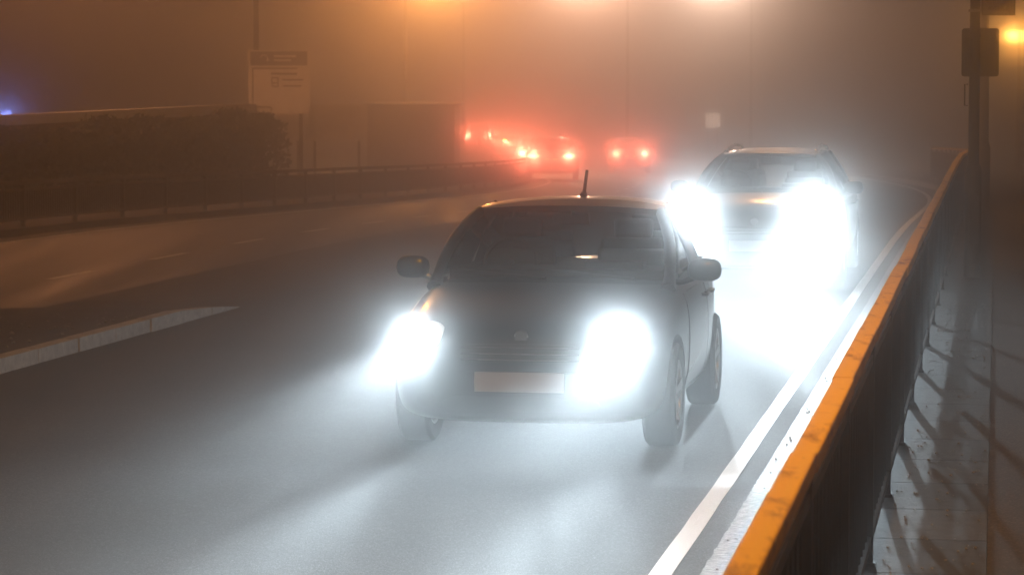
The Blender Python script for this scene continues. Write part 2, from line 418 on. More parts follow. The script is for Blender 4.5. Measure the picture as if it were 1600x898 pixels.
def subd_mesh(name, vs, fs, lv, cutters=(), crease=None):
    me = bpy.data.meshes.new(name); me.from_pydata(vs, [], fs); me.update()
    bm = bmesh.new(); bm.from_mesh(me); bmesh.ops.recalc_face_normals(bm, faces=bm.faces); bm.to_mesh(me); bm.free()
    o = bpy.data.objects.new(name, me); col.objects.link(o)
    s = o.modifiers.new('s', 'SUBSURF'); s.levels = lv; s.render_levels = lv
    tmp = []
    for c in cutters:
        cm = bpy.data.meshes.new('cut'); cm.from_pydata(c.v, [], c.f); cm.update()
        bm = bmesh.new(); bm.from_mesh(cm); bmesh.ops.recalc_face_normals(bm, faces=bm.faces); bm.to_mesh(cm); bm.free()
        co = bpy.data.objects.new('cut', cm); col.objects.link(co); tmp.append(co)
        b = o.modifiers.new('b', 'BOOLEAN'); b.object = co; b.operation = 'DIFFERENCE'; b.solver = 'EXACT'
    bpy.context.view_layer.update()
    dg = bpy.context.evaluated_depsgraph_get()
    out = bpy.data.meshes.new_from_object(o.evaluated_get(dg)); out.name = name
    bpy.data.objects.remove(o)
    for t in tmp: bpy.data.objects.remove(t)
    out.materials.clear()
    return out

HATCH = dict(L=3.60, hull=[  # distance from nose, half width, top, bottom
    (0.0, .52, .60, .26), (.045, .69, .68, .21), (.18, .775, .755, .18), (.5, .805, .83, .17), (.85, .82, .885, .17), (1.15, .83, .93, .18),
    (1.7, .835, .945, .18), (2.3, .835, .95, .18), (2.8, .822, .955, .18), (3.15, .79, .955, .2), (3.42, .73, .94, .22), (3.55, .63, .88, .27), (3.60, .50, .78, .32)],
    A0=(.705, 1.14, .925), A1=(.575, 1.86, 1.325), B=(.58, 2.27), C1=(.49, 3.02, 1.305), C0=(.575, 3.40, .95), crown=1.40,
    fa=.76, ra=2.98, wr=.305, head=(.575, .685, .12, .075), tail=(.56, .78, .10, .12))
ESTATE = dict(L=4.55, hull=[
    (0.0, .54, .68, .25), (.05, .69, .77, .21), (.2, .80, .85, .18), (.5, .85, .895, .17), (.9, .885, .925, .17), (1.3, .895, .95, .18),
    (1.9, .90, .955, .18), (2.9, .90, .965, .18), (3.6, .895, .975, .18), (4.1, .87, .975, .2), (4.38, .81, .96, .22), (4.51, .71, .90, .27), (4.55, .58, .80, .32)],
    A0=(.75, 1.28, .935), A1=(.53, 2.02, 1.325), B=(.58, 2.6), C1=(.52, 4.05, 1.315), C0=(.68, 4.38, .965), crown=1.39,
    fa=.88, ra=3.58, wr=.325, head=(.645, .785, .13, .07), tail=(.66, .82, .12, .10))
SALOON = dict(L=4.5, hull=[
    (0.0, .54, .60, .25), (.05, .67, .68, .21), (.2, .79, .76, .18), (.5, .85, .83, .17), (.9, .885, .885, .17), (1.3, .895, .93, .18),
    (1.9, .90, .945, .18), (2.9, .90, .955, .18), (3.5, .895, .97, .18), (4.05, .87, .985, .2), (4.33, .82, .98, .22), (4.46, .73, .92, .27), (4.5, .60, .82, .32)],
    A0=(.74, 1.28, .925), A1=(.60, 2.0, 1.32), B=(.63, 2.55), C1=(.57, 3.30, 1.31), C0=(.68, 3.95, .98), crown=1.41,
    fa=.86, ra=3.5, wr=.325, head=(.64, .67, .18, .085), tail=(.58, .80, .21, .07))

def make_car(name, label, spec, paint, loc, rz, group=None, lit_head=False, lit_tail=False, rails=False, antenna=False, hi_stop=False, amber=False, head_power=0, tail_power=0, glare=.05, beam=None):
    S = spec; L = S['L']; y0 = -L / 2
    root = thing(name, label, 'car', loc, rz, group)
    # --- lower body
    vs = []; n = 0
    for (s, w, zt, zb) in S['hull']:
        h = zt - zb
        half = [(0, zb), (.74 * w, zb), (.93 * w, zb + .05), (.985 * w, zb + h * .24), (1.0 * w, zb + h * .52), (.99 * w, zb + h * .76), (.955 * w, zb + h * .92), (.86 * w, zt), (.5 * w, zt + .018), (0, zt + .024)]
        ring = [(x, z) for x, z in half] + [(-x, z) for x, z in reversed(half[1:-1])]
        n = len(ring)
        vs += [(x, y0 + s, z) for x, z in ring]
    m = len(S['hull']); fs = []
    for i in range(m - 1):
        for k in range(n): fs.append((i * n + k, i * n + (k + 1) % n, (i + 1) * n + (k + 1) % n, (i + 1) * n + k))
    fs.append(tuple(range(n))); fs.append(tuple((m - 1) * n + k for k in range(n)))
    cutters = []
    wmax = max(q[1] for q in S['hull'])
    for s in (S['fa'], S['ra']):
        for sx in (1, -1):
            c = MB(); c.lathe([(sx * (wmax - .28), 0), (sx * (wmax - .28), S['wr'] + .045), (sx * (wmax + .1), S['wr'] + .05), (sx * (wmax + .1), 0)], 28, 'x', (0, y0 + s, S['wr'])); cutters.append(c)
    me = subd_mesh('body', vs, fs, 2, cutters)
    bvh = BVHTree.FromPolygons([v.co.copy() for v in me.vertices], [tuple(p.vertices) for p in me.polygons])
    body = link('body', me, paint, root, smooth=35)
    def cast(p, d):
        hit = bvh.ray_cast(Vector(p), Vector(d).normalized())
        if hit[0] is None:
            hit = bvh.find_nearest(Vector(p) + Vector(d).normalized() * .5)
        return hit[0], hit[1]
    def patch(nm, m_, par, fn, d, nu=10, nv=6, round_=.6, out=.006, thick=.02, smooth=40):
        """shell that follows the body: fn(a,b) gives the start of a ray cast along d"""
        mb = MB(); top = []; bot = []; d = Vector(d).normalized()
        for j in range(nv + 1):
            for i in range(nu + 1):
                a = -1 + 2 * i / nu; b = -1 + 2 * j / nv
                a2 = a * math.sqrt(1 - round_ * b * b / 2); b2 = b * math.sqrt(1 - round_ * a * a / 2)
                p, nn = cast(fn(a2, b2), d)
                top.append(p - d * out); bot.append(p + d * thick)
        k = len(top); fs = []
        W = nu + 1
        for j in range(nv):
            for i in range(nu):
                q = j * W + i; fs.append((q, q + 1, q + W + 1, q + W)); fs.append((k + q, k + q + W, k + q + W + 1, k + q + 1))
        ed = [i for i in range(W)] + [j * W + nu for j in range(1, nv + 1)] + [nv * W + i for i in range(nu - 1, -1, -1)] + [j * W for j in range(nv - 1, 0, -1)]
        for q in range(len(ed)):
            a, b = ed[q], ed[(q + 1) % len(ed)]; fs.append((a, k + a, k + b, b))
        mb.add(top + bot, fs); return mb.build(nm, m_, par, smooth=smooth)
    F = y0 - 1.0; B = y0 + L + 1.0
    # --- front end
    gr = patch('grille', M['black'], root, lambda a, b: (a * .36, F, .60 + b * .055), (0, 1, 0), 14, 4, .5, .006)
    mb = MB()
    for k in range(3):
        z = .565 + .034 * k; pts = [cast((x / 10 * .34, F, z), (0, 1, 0))[0] + Vector((0, -.012, 0)) for x in range(-10, 11)]
        mb.tube(pts, .004, 5)
    mb.build('grille_bars', M['chrome'], gr)
    patch('lower_intake', M['black'], root, lambda a, b: (a * .46, F, .31 + b * .045), (0, 1, 0), 14, 4, .5, .005)
    patch('bumper', paint, root, lambda a, b: (a * .60, F, .435 + b * .062), (0, 1, 0), 18, 4, .3, .022, .03)
    pl = patch('number_plate', M['plate'], root, lambda a, b: (a * .26, F, .44 + b * .056), (0, 1, 0), 8, 2, .05, .034, -.026)
    
    bm_ = MB(); bm_.lathe([(-.014, .0), (-.014, .034), (-.006, .042), (.006, .042)], 20, 'x')
    bmv = [(p[1], cast((0, F, .69), (0, 1, 0))[0].y + p[0], p[2] + .69) for p in bm_.v]
    e = MB(); e.add(bmv, bm_.f); e.build('emblem', M['chrome'], root, smooth=30)
    hx, hz, hw, hh = S['head']
    for sx in (1, -1):
        dd = Vector((-sx * .42, .9, 0)).normalized(); c0, _ = cast(Vector((sx * hx, y0 + .1, hz)) - dd * 1.2, dd)
        ax = Vector((dd.y, -dd.x, 0))
        hl = patch('headlight', M['lens'] if lit_head else M['lens_off'], root, lambda a, b: c0 - dd * .8 + ax * a * hw + Vector((0, 0, b * hh - sx * a * hw * -.12)), dd, 10, 8, .8, .008)
        if lit_head:
            o = spot('headlight_beam', hl, c0 + Vector((0, -.2, 0)), (0, -1, 0), head_power, (.74, .90, 1), 165, .3, .055)
            beam_nodes(o.data, glare, beam)
        fg = patch('fog_lamp', M['fog_lens'], root, lambda a, b: (sx * .55 + a * .055, F, .33 + b * .04), (0, 1, 0), 6, 6, .95, .006)
    # --- sides
    H = lambda s: (y0 + s)
    for sx in (1, -1):
        d = (-sx, 0, 0); X = sx * 2.0
        s1 = S['A0'][1] + .12; sB = S['B'][1]; s2 = S['ra'] - S['wr'] - .10
        fd = patch('door', paint, root, lambda a, b: (X, H((s1 + sB) / 2 + a * (sB - s1) / 2), .585 + b * .285), d, 10, 8, .12, .005, .01)
        rd = patch('door', paint, root, lambda a, b: (X, H((sB + .02 + s2) / 2 + a * (s2 - sB - .02) / 2), .585 + b * .285), d, 10, 8, .12, .005, .01)
        for dr, yy in ((fd, sB - .16), (rd, s2 - .14)):
            p, _ = cast((X, H(yy), .80), d); mb = MB()
            mb.tube([p + Vector((sx * -.003, -.09, 0)), p + Vector((sx * .034, -.07, 0)), p + Vector((sx * .038, 0, .002)), p + Vector((sx * .034, .07, 0)), p + Vector((sx * -.003, .09, 0))], .011, 8)
            mb.build('handle', paint, dr, smooth=50)
        patch('sill', M['black'], root, lambda a, b: (X, H((S['fa'] + S['ra']) / 2 + a * (S['ra'] - S['fa'] - 2 * S['wr'] - .14) / 2), .235 + b * .035), d, 10, 3, .0, .012)
        # door mirror
        c = Vector((sx * (S['A0'][0] + .20), H(S['A0'][1] + .22), 1.0)); mvs = []; mfs = []
        nu, nv = 12, 8
        for j in range(nv + 1):
            ph = -math.pi / 2 + math.pi * j / nv
            for i in range(nu):
                th = 2 * math.pi * i / nu
                q = lambda t, e: math.copysign(abs(t) ** e, t)
                mvs.append((c.x + .105 * q(math.cos(th), .7) * q(math.cos(ph), .6), c.y + (.055 if math.sin(th) < 0 else .03) * q(math.sin(th), .8) * q(math.cos(ph), .6), c.z + .07 * q(math.sin(ph), .8)))
        for j in range(nv):
            for i in range(nu): mfs.append((j * nu + i, j * nu + (i + 1) % nu, (j + 1) * nu + (i + 1) % nu, (j + 1) * nu + i))
        mb = MB(); mb.add(mvs, mfs)
        mb.tube([c + Vector((-sx * .06, .01, -.045)), c + Vector((-sx * .13, .015, -.075)), c + Vector((-sx * .21, .02, -.085))], [.022, .02, .026], 8)
        mr = mb.build('door_mirror', paint, root, smooth=60)
        mb = MB(); mb.box(c + Vector((0, .034, 0)), (.15, .006, .10)); mb.build('mirror_glass', M['chrome'], mr)
    # --- wheels
    for s in (S['fa'], S['ra']):
        for sx in (1, -1):
            r = S['wr']; xo = sx * (wmax - .105)
            wr = bpy.data.objects.new('wheel', None); wr.parent = root; wr.location = (xo, y0 + s, r); col.objects.link(wr)
            mb = MB(); mb.lathe([(-.085, r * .66), (-.1, r * .8), (-.095, r * .94), (-.075, r), (.075, r), (.095, r * .94), (.1, r * .8), (.085, r * .66)], 32, 'x', closed=True); mb.build('tyre', M['rubber'], wr, smooth=40)
            mb = MB(); mb.lathe([(-.08, r * .68), (.08, r * .68), (.088, r * .66), (.08, r * .6), (-.08, r * .6)], 32, 'x', closed=True)
            for k in range(5):
                t = 2 * math.pi * k / 5 + .3
                mb.bar((sx * .06, .04 * math.cos(t), .04 * math.sin(t)), (sx * .075, r * .64 * math.cos(t), r * .64 * math.sin(t)), .05, .03, (1, 0, 0))
            mb.lathe([(sx * .03, 0), (sx * .03, .06), (sx * .075, .055), (sx * .08, 0)], 16, 'x'); mb.build('rim', M['alloy'], wr, smooth=30)
    # --- greenhouse
    A0 = Vector((S['A0'][0], H(S['A0'][1]), S['A0'][2])); A1 = Vector((S['A1'][0], H(S['A1'][1]), S['A1'][2]))
    C1 = Vector((S['C1'][0], H(S['C1'][1]), S['C1'][2])); C0 = Vector((S['C0'][0], H(S['C0'][1]), S['C0'][2]))
    mx = lambda p: Vector((-p.x, p.y, p.z))
    nu, nv = 16, 18; top = []; bot = []
    for j in range(nv + 1):
        v = j / nv
        for i in range(nu + 1):
            u = -1 + 2 * i / nu
            hw = lerp(A1.x, C1.x, v) + .015 + .02 * math.sin(math.pi * v)
            edge = lerp(A1.z, C1.z, v) + .012 + .03 * math.sin(math.pi * min(1, v * 1.05)) ** .8
            bulge = (S['crown'] - A1.z - .03) * (1 - abs(u) ** 2.6) * (.38 + .62 * math.sin(math.pi * (.12 + .80 * v)))
            yy = lerp(A1.y - .02, C1.y + .03, v) + (1 - u * u) * (-.05 * (1 - v) + .03 * v)
            top.append(Vector((u * hw, yy, edge + bulge))); bot.append(Vector((u * hw * .985, yy, edge + bulge - .035)))
    k = len(top); W = nu + 1; fs = []
    for j in range(nv):
        for i in range(nu):
            q = j * W + i; fs.append((q, q + 1, q + W + 1, q + W)); fs.append((k + q, k + q + W, k + q + W + 1, k + q + 1))
    ed = [i for i in range(W)] + [j * W + nu for j in range(1, nv + 1)] + [nv * W + i for i in range(nu - 1, -1, -1)] + [j * W for j in range(nv - 1, 0, -1)]
    for q in range(len(ed)):
        a, b = ed[q], ed[(q + 1) % len(ed)]; fs.append((a, k + a, k + b, b))
    mb = MB(); mb.add(top + bot, fs); roof = mb.build('roof', paint, root, smooth=50)
    def curve(p, q, bx, by, n=8, bz=0):
        return [lerp(p, q, i / n) + Vector((bx, by, bz)) * math.sin(math.pi * i / n) for i in range(n + 1)]
    for sx in (1, -1):
        fx = lambda p: Vector((sx * p.x, p.y, p.z))
        a = [fx(p) for p in curve(A0 + Vector((.01, -.05, -.03)), A1, .035, -.01, bz=.03)]
        mb = MB(); mb.tube(a, [.05] + [.036] * 7 + [.034], 8); mb.build('pillar', paint, root, smooth=60); mb = MB()
        b0 = Vector((wmax - .075, H(S['B'][1]), .93)); b1 = Vector((S['B'][0] - .03, H(S['B'][1] + .12), A1.z + .03))
        mb.tube([fx(p) for p in curve(b0, b1, .02, 0)], .035, 8); mb.build('pillar', paint, root, smooth=60); mb = MB()
        c = [fx(p) for p in curve(C0 + Vector((.01, .0, -.03)), C1 + Vector((-.005, .0, .0)), .02, .03)]
        mb.tube(c, [.065, .06, .056, .05, .047, .044, .042, .04, .038], 8)
        mb.build('pillar', paint, root, smooth=60)
        # side glass: windscreen pillar to rear pillar, in two panes
        fb = Vector((wmax - .085, H(S['A0'][1] + .18), .94)); rb = Vector((S['C0'][0] + .03, H(S['C0'][1] - .12), .965))
        ft_ = A1 + Vector((.012, .06, .012)); rt = C1 + Vector((.012, -.06, .012))
        for (p0, p1) in ((0.0, .40), (.44, 1.0)):
            vs = []
            for i in range(7):
                for q in range(5):
                    s_ = lerp(p0, p1, i / 6); bt = lerp(fb, rb, s_); tp = lerp(ft_, rt, s_)
                    vs.append(fx(lerp(bt, tp, q / 4) + Vector((.018 * math.sin(math.pi * q / 4), 0, 0))))
            mb = MB(); mb.add(vs, [(i * 5 + q, i * 5 + q + 1, (i + 1) * 5 + q + 1, (i + 1) * 5 + q) for i in range(6) for q in range(4)]); mb.build('side_window', M['privacy'], root, smooth=60)
    def screen(nm, lo, hi, bulge, m_):
        vs = []
        for j in range(7):
            for i in range(13):
                u = -1 + 2 * i / 12; p = lerp(lo, hi, j / 6)
                vs.append((p.x * u, p.y + bulge * (1 - u * u), p.z + .02 * math.sin(math.pi * j / 6)))
        mb = MB(); mb.add(vs, [(j * 13 + i, j * 13 + i + 1, (j + 1) * 13 + i + 1, (j + 1) * 13 + i) for j in range(6) for i in range(12)])
        return mb.build(nm, m_, root, smooth=60)
    ws = screen('windscreen', A0 + Vector((0, -.02, 0)), A1 + Vector((0, -.01, .005)), -.09, M['glass'])
    screen('rear_window', C0 + Vector((0, .015, 0)), C1 + Vector((0, .03, .005)), .05, M['glass'])
    for (p, q) in (((.52, 1.08, .965), (-.04, 1.24, 1.0)), ((-.02, 1.04, .965), (-.56, 1.22, .995))):
        P = Vector((p[0], H(S['A0'][1] - 1.14 + p[1] - .03), p[2] - .005)); Q = Vector((q[0], H(S['A0'][1] - 1.14 + q[1] - .045), q[2] - .005))
        mb = MB(); mb.bar(P, Q, .012, .018); mb.build('wiper', M['black'], root)
    # --- cabin
    mb = MB(); mb.box((0, H(S['A0'][1] + .36), .965), (1.32, .42, .06)); mb.box((.34, H(S['A0'][1] + .40), 1.0), (.36, .22, .07))
    mb.box((0, H((S['A0'][1] + S['C0'][1]) / 2 + .1), .972), (1.42, S['C0'][1] - S['A0'][1] - .75, .008)); mb.build('dashboard', M['inter'], root)
    mb = MB()
    tt = [(-.36 + .17 * math.cos(2 * math.pi * k / 20), H(S['A0'][1] + .62) + .06 * math.sin(2 * math.pi * k / 20), 1.0 + .16 * math.sin(2 * math.pi * k / 20)) for k in range(21)]
    mb.tube(tt, .014, 6, False); mb.bar((-.36, H(S['A0'][1] + .62), 1.0), (-.36, H(S['A0'][1] + .5), .97), .05, .05); mb.build('steering_wheel', M['inter'], root)
    for (sx, ys_) in ((.36, 1.0), (-.36, 1.0), (.36, 1.85), (-.36, 1.85)):
        mb = MB(); yy = S['A0'][1] + ys_
        for (zz, w_, d_, h_) in ((1.02, .44, .11, .12), (1.10, .40, .10, .10), (1.205, .25, .09, .13)):
            mb.box((sx, H(yy + (zz - 1.0) * .3), zz), (w_, d_, h_))
        o = mb.build('seat', M['seat'], root); bv = o.modifiers.new('bevel', 'BEVEL'); bv.width = .03; bv.segments = 3
    mb = MB(); c = Vector((0, A1.y + .04, A1.z - .045)); mb.box(c, (.23, .035, .065)); mb.tube([c, c + Vector((0, -.03, .06))], .012, 6)
    o = mb.build('rear_view_mirror', M['inter'], root); bv = o.modifiers.new('bevel', 'BEVEL'); bv.width = .012; bv.segments = 2
    # --- roof fittings
    if antenna:
        yb = H(2.45); mb = MB(); mb.tube([(0, yb - .04, S['crown'] - .005), (0, yb, S['crown'] + .012), (0, yb + .02, S['crown'] + .02)], [.026, .022, .016], 8)
        mb.tube([(0, yb, S['crown'] + .012), (.012, yb + .06, S['crown'] + .165)], [.012, .010], 8); mb.build('antenna', M['black'], root, smooth=40)
    if rails:
        for sx in (1, -1):
            ya, yb = A1.y + .12, C1.y - .05; x = A1.x - .035; zt = S['crown'] + .012
            mb = MB(); pts = [(sx * x, ya, A1.z + .05), (sx * x, ya + .06, zt - .012), (sx * x, ya + .16, zt), (sx * x, (ya + yb) / 2, zt + .03), (sx * x, yb - .16, zt), (sx * x, yb - .06, zt - .02), (sx * x, yb, C1.z + .05)]
            mb.tube(pts, .018, 8); mb.build('roof_rail', M['chrome'], root, smooth=50)
    # --- rear end
    tx, tz, tw, th = S['tail']
    for sx in (1, -1):
        tl = patch('tail_light', M['tail'] if lit_tail else M['tail_off'], root, lambda a, b: (sx * tx + a * tw, B, tz + b * th * (.5 if lit_tail else 1)), (0, -1, 0), 8, 5, .5, .01)
        if lit_tail and tail_power:
            spot('tail_lamp_glow', tl, (sx * tx, y0 + L + .08, tz), (0, .72, .69), tail_power, (1, .16, .085), 104, .8, .07)
        if amber and sx == amber:
            patch('indicator', M['amber'], tl, lambda a, b: (sx * tx + a * .05, B, tz + .075 + b * .035), (0, -1, 0), 5, 4, .5, .012)
    patch('tailgate', paint, root, lambda a, b: (a * (tx - tw - .02), B, .73 + b * .13), (0, -1, 0), 10, 5, .2, .006)
    rp = patch('rear_plate', M['plate'], root, lambda a, b: (a * .26, B, .62 + b * .055), (0, -1, 0), 6, 2, .05, .016)
    if lit_tail:
        yb = cast((0, B, .69), (0, -1, 0))[0].y
        for sx in (1, -1):
            mb = MB(); mb.box((sx * .14, yb + .02, .69), (.16, .03, .03)); mb.build('plate_lamp', M['plate_lamp'], rp)
    patch('rear_bumper', M['black'], root, lambda a, b: (a * .66, B, .42 + b * .07), (0, -1, 0), 14, 3, .3, .02)
    if hi_stop:
        mb = MB(); mb.box((0, C1.y + .05, C1.z + .03), (.24, .03, .04)); mb.build('high_brake_light', M['tail'], root)
    return root

SL = math.atan(.175)
HP = 2150
make_car('hatchback', 'nearest car, black hatchback with blazing headlights and short roof aerial', HATCH, M['paint'], (.04 + .175 * 1.8, 16.05 + 1.8, 0), -SL, 'cars coming towards us with headlights on', lit_head=True, antenna=True, head_power=HP * 5.0, glare=.03, beam=BEAM1)
make_car('estate_car', 'dark estate car with roof rails and glaring headlights following the black hatchback', ESTATE, M['paint_grey'], (2.52 + .175 * 2.27, 29.6 + 2.27, 0), -SL, 'cars coming towards us with headlights on', lit_head=True, rails=True, head_power=HP * 6.0, glare=.018, beam=BEAM2)
TP = 1050
GQ = 'cars driving away into the fog'
make_car('saloon_car', 'dark car driving away with thin bar tail lights, left of the two nearest red-lit cars', SALOON, M['paint_dark'], (1.36, 96.2, g(94)), math.pi - .03, GQ, lit_tail=True, tail_power=TP * .4, amber=0)
make_car('hatchback', 'dark car with red tail lights alone in the lane right of other red-lit cars', HATCH, M['paint_dark'], (4.7, 114.0, g(112)), math.pi - .02, GQ, lit_tail=True, tail_power=TP * .4)
make_car('tall_hatchback', 'car with a lit high brake light just ahead of the left dark saloon', HATCH, M['paint_dark'], (.95, 122, g(122) + .0), math.pi + .02, GQ, lit_tail=True, hi_stop=True, tail_power=TP * 1.0)
make_car('hatchback', 'distant car flashing a yellow left indicator beyond the barrier end', HATCH, M['paint_dark'], (.05, 146, g(146)), math.pi + .1, GQ, lit_tail=True, amber=1, tail_power=TP * .9)
make_car('estate_car', 'farthest car, three small red lights beside the thin lamp column', ESTATE, M['paint_dark'], (-2.2, 162, g(160)), math.pi + .15, GQ, lit_tail=True, hi_stop=True, tail_power=TP * 1.2)

# ------------------------------------------------------------------ street lamps
SOD = (1, .40, .07)
def street_lamp(label, x, Y, h, arm, m_lens, power, colr, aim=0, group='street lamps over the road', twin=False, zb=None, r0=.085, lit=True, base_h=1.2, arm_rise=.35, lens_s=1.0):
    z = g(Y) if zb is None else zb
    root = thing('street_lamp', label, 'street lamp', (x, Y, z), 0, group)
    mb = MB(); mb.tube([(0, 0, -.02), (0, 0, base_h), (0, 0, base_h + .08), (0, 0, h)], [r0 * 1.35, r0 * 1.35, r0, r0 * .6], 12); mb.build('pole', M['column'], root, smooth=40)
    for k in ((0, 1) if twin else (0,)):
        d = Vector((math.cos(aim + math.pi * k), math.sin(aim + math.pi * k), 0)); e = d * arm + Vector((0, 0, h + arm_rise))
        mb = MB(); mb.tube([(0, 0, h - .1), d * arm * .25 + Vector((0, 0, h + arm_rise * .6)), d * arm * .6 + Vector((0, 0, h + arm_rise * .92)), e], r0 * .5, 8); mb.build('arm', M['column'], root, smooth=40)
        mb = MB(); mb.tube([e - d * .05, e + d * .1 + Vector((0, 0, .02)), e + d * .42 + Vector((0, 0, .02)), e + d * .62], [.05, .11, .11, .04], 10)
        ln = mb.build('lantern', M['column'], root, smooth=40)
        c = e + d * .30 + Vector((0, 0, -.09)); mb = MB()
        for i in range(1):
            mb.tube([c - d * .16 * lens_s, c - d * .1 * lens_s, c + d * .1 * lens_s, c + d * .16 * lens_s], [.03, .06 * lens_s, .06 * lens_s, .03], 10)
        mb.build('lens', m_lens, ln, smooth=40)
        if power: point('lamp_light', ln, c + Vector((0, 0, -.14)), power, colr, .12)
    return root
PW = 11000
street_lamp('street lamp on the left verge glowing orange at the top edge beyond the road sign', -4.4, 118, 9.3, 1.0, M['sodium'], PW * 1.5, (1, .36, .09), 0)
street_lamp('middle far street lamp, pale orange glow above the red-lit cars', 5.3, 131, 9.6, 1.7, M['sodium'], PW * 1.2, (1, .56, .36), math.pi)
street_lamp('far white street lamp glinting at the top edge right of centre', 11.9, 142, 9.9, 1.4, M['whitelens'], PW * 1.3, (1, .68, .5), math.pi)
street_lamp('thin street lamp column standing in fog behind the left road sign', -6.63, 74, 8.4, 1.6, M['sodium'], 0, SOD, 0)
street_lamp('added unseen lamp outside the left hedge end to brighten the road sign', -12.1, 62, 8.0, 1.6, M['sodium'], 2200, (1, .38, .15), 0)  # extra lamp added out of view to brighten the direction sign
street_lamp('thin lamp column in front of the red glow', -2.35, 138, 7.6, 1.2, M['sodium'], 0, SOD, math.pi)
street_lamp('twin headed lamp with two small yellow lights at the right edge', 19.55, 110, 5.5, .12, M['sodium_small'], PW * .018, SOD, R(35), twin=True, zb=-1.35, arm_rise=.05, lens_s=.8)
street_lamp('lamp column behind the sign post, faint in fog', 7.95, 48.0, 8.6, 3.2, M['sodium'], 1300, (1, .44, .12), math.pi)
street_lamp('lamp column on the near pavement lighting the guardrail top orange', 3.3, 9.5, 8.0, 2.0, M['sodium'], 2300, (1, .44, .05), math.pi, zb=.1)

street_lamp('lamp column on the far left pavement whose long arm lights the black hatchback roof', -9.0, 35.0, 8.2, 5.5, M['sodium'], 350, (1, .42, .08), 0)

# ------------------------------------------------------------------ column with signs
xs, ys_ = 4.80, 29.6
root = thing('sign_post', 'dark steel post with thick base standing on the right pavement behind the guardrail', 'sign post', (xs, ys_, .1))
mb = MB(); mb.tube([(0, 0, -.01), (0, 0, 1.12), (0, 0, 1.2), (0, 0, 4.6)], [.088, .088, .058, .050], 16); mb.build('pole', M['column'], root, smooth=40)
mb = MB(); mb.box((.0, -.088, .62), (.1, .012, .5)); mb.build('access_door', M['column'], root)
mb = MB(); mb.tube([(-.068, 0, 2.02), (-.1, 0, 2.02), (-.1, 0, 1.8), (-.068, 0, 1.8)], .007, 6); mb.build('cable_bracket', M['column'], root)
sg = thing('road_sign', 'back of a large rounded rectangular traffic sign on the right post', 'road sign', (xs + .05, ys_ + .0, 2.45), R(-14))
mb = MB()
w2, h2, rr = .192, .25, .03; out = []
for (cx, cz, a0) in ((w2 - rr, h2 - rr, 0), (-w2 + rr, h2 - rr, 90), (-w2 + rr, -h2 + rr, 180), (w2 - rr, -h2 + rr, 270)):
    for k in range(5):
        a = R(a0 + 22.5 * k); out.append((cx + rr * math.cos(a), cz + rr * math.sin(a)))
nn = len(out); mb.add([(x, .080, z + .0) for x, z in out] + [(x, .086, z) for x, z in out], [tuple(range(nn)), tuple(range(2 * nn - 1, nn - 1, -1))] + [(i, (i + 1) % nn, nn + (i + 1) % nn, nn + i) for i in range(nn)])
mb.build('sign_plate', M['signback'], sg)
for z in (-.17, .17):
    mb = MB(); mb.box((0, .072, z), (.37, .014, .03)); mb.build('bracket', M['signback'], sg)
    mb = MB(); mb.lathe([(z - .015, .063), (z + .015, .063), (z + .015, .071), (z - .015, .071)], 16, 'z', (-.06, .0, 0), True); mb.build('clamp', M['signback'], sg)
def text_mesh(s, size, m, parent, loc, sx=1):
    c = bpy.data.curves.new('text', 'FONT'); c.body = s; c.size = size; c.align_x = 'CENTER'; c.align_y = 'CENTER'; c.extrude = .002; c.offset = .002
    o = bpy.data.objects.new('text', c); col.objects.link(o); bpy.context.view_layer.update()
    me = bpy.data.meshes.new_from_object(o.evaluated_get(bpy.context.evaluated_depsgraph_get())); bpy.data.objects.remove(o)
    for v in me.vertices: v.co = Vector((v.co.x * sx, -v.co.z, v.co.y))
    me.materials.clear(); t = link('lettering', me, m, parent, loc); return t
np_ = thing('street_nameplate', 'street nameplate reading SACKVILLE AVENUE fixed high on the right post', 'nameplate', (xs + .228, ys_ - .06, 2.935), R(4))
mb = MB(); mb.box((0, 0, .02), (.355, .012, .25)); mb.build('plate', M['nameplate'], np_)
mb = MB()
for (cx, cz, w_, h_) in ((0, .138, .345, .010), (0, -.096, .345, .010), (-.168, .021, .010, .224), (.168, .021, .010, .224)): mb.box((cx, -.009, cz), (w_, .006, h_))
mb.build('border', M['signdark'], np_)
text_mesh('SACKVILLE', .062, M['signdark'], np_, (0, -.009, .06), .95); text_mesh('AVENUE', .062, M['signdark'], np_, (0, -.009, -.035), .95)
mb = MB(); mb.lathe([(-.0, .062), (.03, .062), (.03, .07), (.0, .07)], 16, 'z', (-.228, .06, .06), True); mb.build('clamp', M['bolt'], np_); mb = MB(); mb.lathe([(-.07, .062), (-.04, .062), (-.04, .07), (-.07, .07)], 16, 'z', (-.228, .06, 0), True); mb.build('clamp', M['bolt'], np_)

# ------------------------------------------------------------------ left roadside
rs = thing('road_sign', 'large white direction sign with slate blue header and route diagram on the left verge', 'road sign', (-5.72, 70, g(70)), R(2))
mb = MB(); mb.tube([(.53, .05, -.02), (.53, .05, 3.42)], .05, 10); mb.build('post', M['column'], rs)
mb = MB(); mb.tube([(-.45, .05, -.02), (-.45, .05, 3.42)], .05, 10); mb.build('post', M['column'], rs)
zc = 2.13 - g(70) + .03
mb = MB(); mb.box((0, -.02, zc), (1.49, .03, 1.55)); pn = mb.build('panel', M['signwhite'], rs)
mb = MB(); mb.box((.0, -.038, zc + .575), (1.39, .006, .34)); hd = mb.build('header', M['signblue'], rs)
mb = MB(); tt = [(-.36 + .09 * math.cos(t), -.045, zc + .57 + .09 * math.sin(t)) for t in [R(-40 + 13 * k) for k in range(17)]]; mb.tube(tt, .016, 6)
mb.add([(-.30, -.047, zc + .50), (-.22, -.047, zc + .53), (-.29, -.047, zc + .59)], [(0, 1, 2)])
